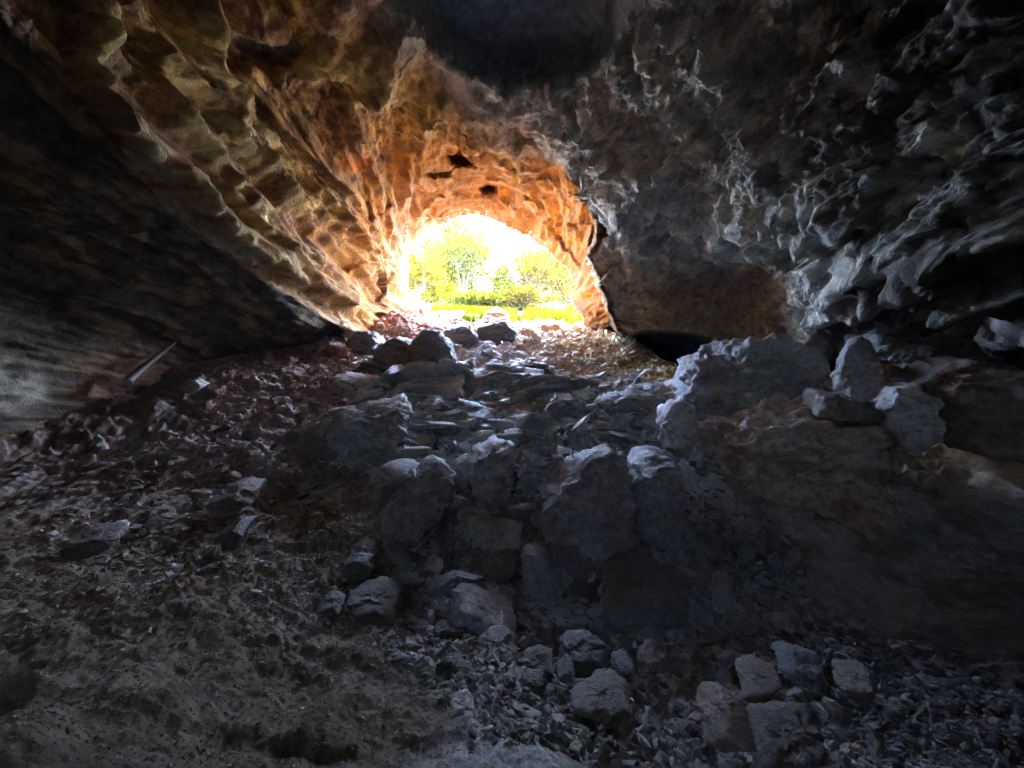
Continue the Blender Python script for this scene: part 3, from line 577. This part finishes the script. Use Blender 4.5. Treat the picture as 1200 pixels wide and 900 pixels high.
 (F_, "tilted grey stone lying under the end of the short twig", [(874,768),(878,752),(890,747),(910,766),(908,774)], .3, dict(seed=76)),
 (F_, "light stone left of the dark cube-like stone", [(672,826),(675,810),(690,806),(698,818),(692,830)], .15, dict(seed=77)),
 (C_, "long slab lying in the dark at the lower right", [(920,782),(935,768),(980,800),(978,815),(940,802)], .4, dict(seed=78)),
 (F_, "wide flat-faced rock in the dark right of the long slab", [(992,815),(996,793),(1030,798),(1044,822),(1010,830)], .3, dict(seed=79)),
]
for i, (m, lb, po, th, kw) in enumerate(HERO):
    kw = dict(kw); kw.setdefault("seed", i + 1); size = max(np.ptp(np.array(po), 0)); kw.setdefault("sub", 5 if size > 26 else 4)
    B("boulder" if size > 60 else "rock", lb, po, th, m, **kw)

# fallen stones of one look, each an object of its own
rng = np.random.RandomState(4)
def unit_rock(seed, sub=4, flat=1.0, k=10, p=60):
    r = np.random.RandomState(seed); n = r.normal(size=(k, 3)); n /= np.linalg.norm(n, axis=1)[:, None]
    n = np.vstack([n, np.eye(3), -np.eye(3)]); h = np.concatenate([r.uniform(.26, .5, k), [.5, .42, .38, .5, .42, .38]])
    V, D, Fc = polytope(n, h, sub, p); V = roughen(V, D, .8, seed, .8) if sub > 2 else V; V[:, 2] *= flat
    return V, Fc
def in_poly(po, n, size):
    out = []; po = np.array(po, float); lo, hi = po.min(0), po.max(0)
    while len(out) < n:
        q = rng.uniform(lo, hi); 
        if poly_sd(q[:1], q[1:], po)[0] > 0: out.append(q)
    return out
def hits(U, V_):
    d = rays(U, V_); t = np.linspace(1.2, 26, 500); res = np.zeros(len(U)); 
    lo = np.zeros(len(U)); done = np.zeros(len(U), bool)
    for k in t:
        Pk = d * k; m = (Pk[:, 2] < gz_fast(Pk[:, 0], Pk[:, 1])) & ~done; res[m] = k; done |= m
    return res, done
_gx = np.linspace(-16, 16, 321); _gy = np.linspace(.5, 30, 296); _GX, _GY = np.meshgrid(_gx, _gy)
_GZ = ground(np.stack([_GX.ravel(), _GY.ravel()], 1)).reshape(_GX.shape) + mounds(_GX, _GY)
def gz_fast(x, y):
    fx = np.clip((x + 16) / .1, 0, 319.99); fy = np.clip((y - .5) / .1, 0, 294.99); ix = fx.astype(int); iy = fy.astype(int); fx = fx - ix; fy = fy - iy
    return (_GZ[iy, ix] * (1 - fx) + _GZ[iy, ix + 1] * fx) * (1 - fy) + (_GZ[iy + 1, ix] * (1 - fx) + _GZ[iy + 1, ix + 1] * fx) * fy
chunk = [mesh_np("rock", *unit_rock(900 + k, 4, .85)) for k in range(8)]; flats = [mesh_np("flat_stone", *unit_rock(950 + k, 4, .42)) for k in range(8)]
REC = {}
SETS = [
 ("chunky broken stone lying in the rubble at the bottom of the slope", "stones in the rubble along the bottom", "rock", M_FG, chunk, [(480,770),(560,745),(640,760),(760,765),(900,760),(1060,840),(1000,897),(560,897)], 110, (9, 28), 1),
 ("dull brown stone in the rubble at the bottom of the slope", "brown stones in the rubble along the bottom", "rock", M_BROWN, chunk, [(450,740),(640,740),(760,760),(1000,780),(1100,860),(1000,897),(600,897)], 55, (9, 24), 1),
 ("flat grey slab fragment lying on the middle of the slope", "flat slab fragments on the middle slope", "flat_stone", M_GREY, flats, [(380,470),(470,436),(560,428),(680,440),(800,465),(830,520),(760,545),(640,540),(560,540),(480,560),(420,560)], 95, (18, 75), 2),
 ("dark stone wedged among the big central boulders", "stones wedged among the central boulders", "rock", M_DARK, chunk, [(450,600),(540,560),(640,560),(760,570),(850,600),(960,680),(1000,760),(800,770),(640,745),(540,720),(470,680)], 45, (16, 44), 1),
 ("pale flake of rock scattered on the dark left slope", "pale flakes scattered on the left slope", "flat_stone", M_PALE, flats, [(40,640),(160,560),(250,480),(330,410),(400,420),(430,480),(420,600),(300,640),(180,660)], 34, (6, 15), 2),
]
for lb, grp, nm, mt, meshes, po, n, (s0, s1), kind in SETS:
    Q = np.array(in_poly(po, n, s1)); T, ok = hits(Q[:, 0], Q[:, 1])
    XY = rays(Q[:, 0], Q[:, 1]) * T[:, None]; Z = ground_disp(np.column_stack([XY[:, :2], ground(XY[:, :2])]))[0]
    own = [m.copy() for m in meshes]; REC.setdefault(grp, [])
    for m in own: m.materials.append(mt)
    for i in range(n):
        px = s0 + (s1 - s0) * rng.beta(1.1, 2.6); sz = px * T[i] / F
        o = link(nm, own[rng.randint(len(own))], None, loc=(XY[i, 0], XY[i, 1], Z[i] + sz * (.08 if kind == 1 else .04)), label=lb, category="rock" if nm == "rock" else "flat stone", group=grp)
        o.rotation_euler = (rng.normal(.25, .3) if kind == 2 else rng.uniform(-1, 1), rng.normal(0, .25) if kind == 2 else rng.uniform(-1, 1), rng.uniform(0, 6.3))
        a_ = rng.uniform(.95, 1.7); o.scale = (sz * a_, sz * rng.uniform(.8, 1.1), sz * rng.uniform(.7, 1.1)); REC[grp].append((o, Q[i], px, a_))

# a label of its own for every fallen stone: size, shape, and where it lies from a rock one can find
CUT = (" beside", " on top", " right of", " left of", " at ", " between", " below", " with ", " leaning", " under", " lying", " across", " resting", " sliding", " nested", " tucked", " high", " running", " standing", " by ", " in ", " above", " near ", " ending", " half", " whose", " sitting", " topping", " cut", " filling", " crowning", " jutting", " wedged", " bridging", " slumped", " pointing", " capped", " sloping", " just", " on the", " to ", " below", ",")
def short(lb): return lb[:min([lb.find(c) for c in CUT if lb.find(c) > 0] + [99])]
SH = [short(h[1]) for h in HERO]; ANCH = [(s_, np.mean(h[2], 0)) for s_, h in zip(SH, HERO) if SH.count(s_) == 1 and len(s_.split()) > 1]
ORD = ["", "second ", "third ", "fourth ", "fifth ", "sixth ", "seventh ", "eighth ", "ninth ", "tenth "]
for grp, noun in (("stones in the rubble along the bottom", "grey stone"), ("brown stones in the rubble along the bottom", "brown stone"), ("flat slab fragments on the middle slope", "flat grey slab fragment"), ("stones wedged among the central boulders", "dark wedged stone"), ("pale flakes scattered on the left slope", "pale flake")):
    B_ = {}; med = np.median([p[2] for p in REC[grp]])
    for o, q, px, a_ in REC[grp]:
        s_, c_ = min(ANCH, key=lambda a: np.hypot(*(a[1] - q))); dx, dy = q - c_
        dr = ("right of" if dx > 0 else "left of") if abs(dx) > abs(dy) else ("below" if dy > 0 else "above")
        adj = ("small " if px < med else "larger ") + ("long " if a_ > 1.35 else "")
        B_.setdefault((adj, dr, s_), []).append((np.hypot(dx, dy), o))
    for (adj, dr, s_), L_ in B_.items():
        for k, (_, o) in enumerate(sorted(L_, key=lambda z: z[0])): o["label"] = (ORD[min(k, 9)] + adj + noun + " " + dr + " the " + s_).strip()

# gravel and small scree: nobody could count it
def scatter(name, label, zones, seed, mat, sub=2):
    r = np.random.RandomState(seed); vs = [unit_rock(700 + k, sub, .75, 9, 40) for k in range(10)]
    AV, AF, AC = [], [], []; off = 0
    for po, n, s0, s1, col, fl in zones:
        po = np.array(po, float); lo, hi = po.min(0), po.max(0); Q = r.uniform(lo, hi, (n * 4, 2)); Q = Q[poly_sd(Q[:, 0], Q[:, 1], po) > 0][:n]
        T, ok = hits(Q[:, 0], Q[:, 1]); Q, T = Q[ok], T[ok]; n = len(Q)
        X = rays(Q[:, 0], Q[:, 1]) * T[:, None]; X[:, 2] = ground_disp(np.column_stack([X[:, :2], ground(X[:, :2])]))[0]
        cl = fbm(X, .8, 3, seed + 3); kp = r.uniform(-.9, .7, n) < cl + .25; X, T = X[kp], T[kp]; n = len(X)
        sz = (s0 + (s1 - s0) * r.beta(1, 4, n)) * T / F
        a, b, c_ = r.uniform(0, 6.3, n), r.normal(.2, .5, n), r.normal(0, .5, n)
        ca, sa, cb, sb, cc, sc_ = np.cos(a), np.sin(a), np.cos(b), np.sin(b), np.cos(c_), np.sin(c_)
        z0 = np.zeros(n); o1 = np.ones(n)
        Rz = np.array([[ca, -sa, z0], [sa, ca, z0], [z0, z0, o1]]).transpose(2, 0, 1); Rx = np.array([[o1, z0, z0], [z0, cb, -sb], [z0, sb, cb]]).transpose(2, 0, 1); Ry = np.array([[cc, z0, sc_], [z0, o1, z0], [-sc_, z0, cc]]).transpose(2, 0, 1)
        M = Rx @ Ry @ Rz; S = np.stack([r.uniform(1, 1.6, n), r.uniform(.8, 1.1, n), r.uniform(.6, 1, n) * fl], 1) * sz[:, None]
        col = np.array(col)[None] * (1 + .35 * r.normal(size=(n, 1))).clip(.35, 2) + r.normal(size=(n, 3)) * .01
        kind = r.randint(0, len(vs), n)
        for k in range(len(vs)):
            m = kind == k; V, Fc = vs[k]; nn = m.sum()
            if not nn: continue
            W_s = np.einsum('nij,nvj->nvi', M[m], V[None] * S[m][:, None]) + (X[m] + np.array([0, 0, 1]) * sz[m][:, None] * .05)[:, None]
            AV.append(W_s.reshape(-1, 3)); AF.append((Fc[None] + (np.arange(nn) * len(V))[:, None, None]).reshape(-1, 3) + off); AC.append(np.repeat(col[m], len(V), 0)); off += nn * len(V)
    me = mesh_np(name, np.vstack(AV), np.vstack(AF), smooth=False); add_col(me, np.clip(np.vstack(AC), .03, .7)); link(name, me, mat, kind="stuff", label=label)
GY, WM, RB, SD = (.58, .57, .57), (.78, .53, .31), (.27, .19, .155), (.24, .21, .16)  # WM is brightened to stand in for light on the upper right gravel
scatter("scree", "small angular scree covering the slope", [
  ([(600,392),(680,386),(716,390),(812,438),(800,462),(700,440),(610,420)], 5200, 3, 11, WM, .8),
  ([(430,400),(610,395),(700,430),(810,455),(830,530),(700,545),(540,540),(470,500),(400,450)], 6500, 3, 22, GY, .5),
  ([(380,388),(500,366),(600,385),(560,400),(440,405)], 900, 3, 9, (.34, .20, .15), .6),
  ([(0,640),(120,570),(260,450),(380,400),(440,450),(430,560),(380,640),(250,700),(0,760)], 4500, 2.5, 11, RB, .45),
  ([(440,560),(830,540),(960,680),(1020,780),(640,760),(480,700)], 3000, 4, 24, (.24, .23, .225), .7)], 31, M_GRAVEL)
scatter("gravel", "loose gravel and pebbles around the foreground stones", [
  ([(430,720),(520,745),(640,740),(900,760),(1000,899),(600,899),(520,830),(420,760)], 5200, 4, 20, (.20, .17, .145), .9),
  ([(860,740),(1000,760),(1200,800),(1200,899),(950,899)], 1800, 4, 20, (.08, .065, .055), .9),  # darker stones, shade of the lower right put into their colour
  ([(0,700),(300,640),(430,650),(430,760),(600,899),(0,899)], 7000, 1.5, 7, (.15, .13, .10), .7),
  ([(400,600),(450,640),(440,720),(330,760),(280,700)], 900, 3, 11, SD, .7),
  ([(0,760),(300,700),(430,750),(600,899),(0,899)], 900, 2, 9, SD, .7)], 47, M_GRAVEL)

scatter("broken_stones", "countless fist-sized broken stones filling the gaps of the rubble", [
  ([(430,720),(520,745),(640,740),(900,760),(1050,899),(600,899),(520,830)], 1500, 7, 30, (.19, .16, .13), .8),
  ([(470,640),(560,600),(700,680),(850,640),(980,700),(900,760),(640,750),(480,730)], 700, 8, 32, (.25, .235, .22), .8),
  ([(380,540),(460,450),(600,425),(760,455),(830,530),(700,560),(560,560)], 900, 8, 34, (.44, .43, .43), .6),
  ([(40,700),(100,600),(300,470),(420,440),(430,600),(300,680)], 500, 5, 18, (.20, .15, .12), .5)], 63, M_GRAVEL, 3)

# ---------------------------------------------------------------- plants outside
def mat_leaf(name, c1, c2):
    m = bpy.data.materials.new(name); m.use_nodes = True; t = m.node_tree; b = t.nodes['Principled BSDF']; b.inputs['Roughness'].default_value = .6
    a = t.nodes.new('ShaderNodeTexNoise'); a.inputs['Scale'].default_value = 2.5; tc = t.nodes.new('ShaderNodeTexCoord'); t.links.new(tc.outputs['Object'], a.inputs['Vector'])
    r_ = t.nodes.new('ShaderNodeValToRGB'); r_.color_ramp.elements[0].position = .35; r_.color_ramp.elements[1].position = .65; r_.color_ramp.elements[0].color = (*c1, 1); r_.color_ramp.elements[1].color = (*c2, 1)
    t.links.new(a.outputs['Fac'], r_.inputs[0]); t.links.new(r_.outputs[0], b.inputs['Base Color']); b.inputs['Specular IOR Level'].default_value = 0
    return m
M_L1 = mat_leaf("green_leaves", (.022, .031, .0006), (.042, .047, .0008)); M_L2 = mat_leaf("yellow_leaves", (.036, .034, .0008), (.054, .041, .001)); M_GR = mat_leaf("grass_blades", (.022, .036, .0006), (.040, .050, .0008))
M_BARK = mat_rock("bark", col=(.12, .09, .06), scale=4)
def tube(pts, rad, k=6):
    V, Fc = [], []; pts = np.array(pts, float)
    for i, p in enumerate(pts):
        d = pts[min(i + 1, len(pts) - 1)] - pts[max(i - 1, 0)]; d /= np.linalg.norm(d) + 1e-9; a = np.cross(d, [.3, .9, .2]); a /= np.linalg.norm(a); b = np.cross(d, a)
        for j in range(k): V.append(p + rad[i] * (a * math.cos(6.283 * j / k) + b * math.sin(6.283 * j / k)))
    for i in range(len(pts) - 1):
        for j in range(k): Fc.append([i * k + j, i * k + (j + 1) % k, (i + 1) * k + (j + 1) % k, (i + 1) * k + j])
    return np.array(V), np.array(Fc)
def joinp(parts):
    V, Fc, o = [], [], 0
    for v, f in parts: V.append(v); Fc.append(f + o); o += len(v)
    return np.vstack(V), np.vstack(Fc)
def leafs(cent, r, s0, s1):
    n = len(cent); a = r.normal(size=(n, 3)); a /= np.linalg.norm(a, axis=1)[:, None]; b = np.cross(a, r.normal(size=(n, 3))); b /= np.linalg.norm(b, axis=1)[:, None]
    s = r.uniform(s0, s1, (n, 1)); V = np.stack([cent - a * s, cent + b * s * .45, cent + a * s, cent - b * s * .45], 1).reshape(-1, 3)
    return V, np.arange(n * 4).reshape(-1, 4)
def tree(name, label, u, vb, vt, wpx, t, leaf, n, seed, cat, dens=1.0, stems=5):
    n = int(n * 3.4)
    r = np.random.RandomState(seed); b = pt(u, vb, t); b[2] = ground_z(b[0], b[1]) - .05; top = pt(u, vt, t)[2]; H = top - b[2]; Wd = wpx * t / F / 2
    root = bpy.data.objects.new(name, None); COL.objects.link(root); root.location = b; root["label"] = label; root["category"] = cat
    parts, tips = [], []
    for k in range(stems):
        an = r.uniform(0, 6.28); sp_ = r.uniform(.15, .95) * Wd; hh = H * r.uniform(.6, .95) * (1 - .35 * (sp_ / Wd) ** 2)
        end = np.array([math.cos(an) * sp_, math.sin(an) * sp_ * .7, hh]); mid = end * [.35, .35, .5] + r.normal(size=3) * .08 * Wd
        P = [np.zeros(3), mid * .5, mid, (mid + end) / 2 + r.normal(size=3) * .05 * H, end]; rb = .03 * H / (1 + .1 * stems)
        parts.append(tube(P, [rb, rb * .8, rb * .6, rb * .4, rb * .15]))
        for q in range(7):
            f = r.uniform(.35, 1); base = mid + (end - mid) * f; e2 = base + r.normal(size=3) * [.32 * Wd, .3 * Wd, .10 * H] + [0, 0, .07 * H]
            parts.append(tube([base, (base + e2) / 2 + r.normal(size=3) * .03 * H, e2], [rb * .3, rb * .2, rb * .08], 4)); tips.append(e2)
    V, Fc = joinp(parts); link("trunk", mesh_np("trunk", V, Fc), M_BARK, root)
    tips = np.array(tips); c = tips[r.randint(len(tips), size=n)] + r.normal(size=(n, 3)) * [.17 * Wd, .17 * Wd, .07 * H] * r.uniform(.4, 1.5, (n, 1)) * dens
    c = c[c[:, 2] > .03 * H]; V, Fc = leafs(c, r, .06 * t / 26, .13 * t / 26); link("crown", mesh_np("crown", V, Fc, False), leaf, root)
tree("tree", "tall bushy green tree at the centre of the cave mouth", 541, 366, 264, 86, 27.5, M_L1, 9000, 3, "tree", 1.0, 9)
tree("shrub", "olive shrub against the left jamb of the cave mouth", 494, 362, 296, 44, 25.5, M_L2, 4200, 5, "shrub", 1.1, 7)
tree("sapling", "thin sparse grey sapling between the tall tree and right bush", 584, 366, 308, 36, 27, M_L1, 900, 8, "sapling", 1.0, 5)
tree("tree", "spreading yellowish tree at the right of the cave mouth", 640, 366, 290, 92, 28, M_L2, 6500, 11, "tree", 1.15, 8)
tree("shrub", "low green shrub in the middle of the cave mouth", 560, 372, 342, 60, 25, M_L1, 2600, 15, "shrub", 1.3, 6)
tree("shrub", "low pale shrub beneath the spreading yellowish tree", 615, 374, 344, 50, 25, M_L2, 2200, 18, "shrub", 1.3, 6)
tree("tree", "far hazy tree showing behind the tall bushy one", 522, 362, 312, 70, 34, M_L1, 3000, 21, "tree", 1.3, 8)
tree("tree", "far low tree filling the dip between the two big trees", 598, 362, 322, 64, 35, M_L2, 2600, 23, "tree", 1.3, 8)
tree("tree", "far tree half hidden by the right jamb", 668, 362, 318, 56, 33, M_L1, 2400, 25, "tree", 1.3, 8)
def grass():
    r = np.random.RandomState(9); V, Fc = [], []
    for (x0, x1, y0, y1, n) in ((-2.4, 4.3, 19.0, 24.5, 34000), (-4.6, -1.0, 21.6, 25.0, 8000), (-6, 6, 24, 28, 6000)):
        x = r.uniform(x0, x1, n); y = r.uniform(y0, y1, n); P = np.column_stack([x, y, ground(np.stack([x, y], 1))]); k = fbm(P, .9, 3, 77) + .22 > 0; P = P[k]; P[:, 2] = ground_disp(P)[0]; n = len(P)
        h = r.uniform(.08, .38, (n, 1)); an = r.uniform(0, 6.28, n); s = np.stack([np.cos(an), np.sin(an), 0 * an], 1) * .02; l = r.normal(size=(n, 3)) * .07 * [1, 1, 0]
        V.append(np.stack([P - s, P + s, P + s * .6 + l * .5 + [0, 0, .6] * h, P + l + [0, 0, 1] * h], 1).reshape(-1, 3)); 
    V = np.vstack(V); link("grass", mesh_np("grass", V, np.arange(len(V)).reshape(-1, 4), False), M_GR, kind="stuff", label="sunlit yellow-green grass at the cave mouth")
grass()

# ---------------------------------------------------------------- sticks
def stick(name, label, P, r0, mat, cat):
    P = np.array(P, float); b = P[0].copy(); V, Fc = tube(P - b, np.linspace(r0, r0 * .5, len(P)), 7); V = V + (fbm(V + b, 30, 2, 3) * r0 * .6)[:, None]
    link(name, mesh_np(name, V, Fc), mat, loc=b, label=label, category=cat)
M_WOOD = mat_rock("old_wood", col=(.15, .12, .09), col2=(.11, .09, .07), scale=6, bump=.4)
def on_ground(L, up=.03):
    out = []
    for (u, v) in L:
        t = ground_hit(u, v); p = pt(u, v, t); out.append([p[0], p[1], ground_z(p[0], p[1]) + up])
    return out
stick("pole", "straight weathered pole leaning by the left wall", [pt(150, 447, 9.0), pt(168, 432, 9.4), pt(187, 416, 9.8), pt(206, 400, 10.2)], .09, M_WOOD, "pole")
stick("twig", "short pale twig beside the tilted grey stone", [pt(836, 746, 4.3), pt(846, 753, 4.2), pt(862, 766, 4.15)], .012, M_WOOD, "twig")
stick("twig", "long bent twig among the dark stones at the lower right", [pt(1030, 792, 3.3), pt(1045, 812, 3.25), pt(1058, 825, 3.2), pt(1078, 834, 3.15)], .012, M_WOOD, "twig")

# ---------------------------------------------------------------- thin haze added to suggest lens glare
def haze():
    x0, x1, y0, y1, z0, z1 = -170, 170, -170, 170, -9, 32
    V = [(x, y, z) for z in (z0, z1) for y in (y0, y1) for x in (x0, x1)]
    Fc = [(0, 2, 3, 1), (4, 5, 7, 6), (0, 1, 5, 4), (2, 6, 7, 3), (0, 4, 6, 2), (1, 3, 7, 5)]
    m = bpy.data.materials.new("lens_veil_air"); m.use_nodes = True; t = m.node_tree; t.nodes.clear()
    o = t.nodes.new('ShaderNodeOutputMaterial'); v_ = t.nodes.new('ShaderNodeVolumePrincipled'); v_.inputs['Color'].default_value = (.8, .86, 1, 1); v_.inputs['Density'].default_value = HAZE; v_.inputs['Anisotropy'].default_value = .3
    t.links.new(v_.outputs[0], o.inputs['Volume'])
    link("haze", mesh_np("haze", V, Fc, False), m, kind="stuff", label="thin bluish haze added to the air to imitate lens glare")
HAZE = 0.0006
if HAZE: haze()
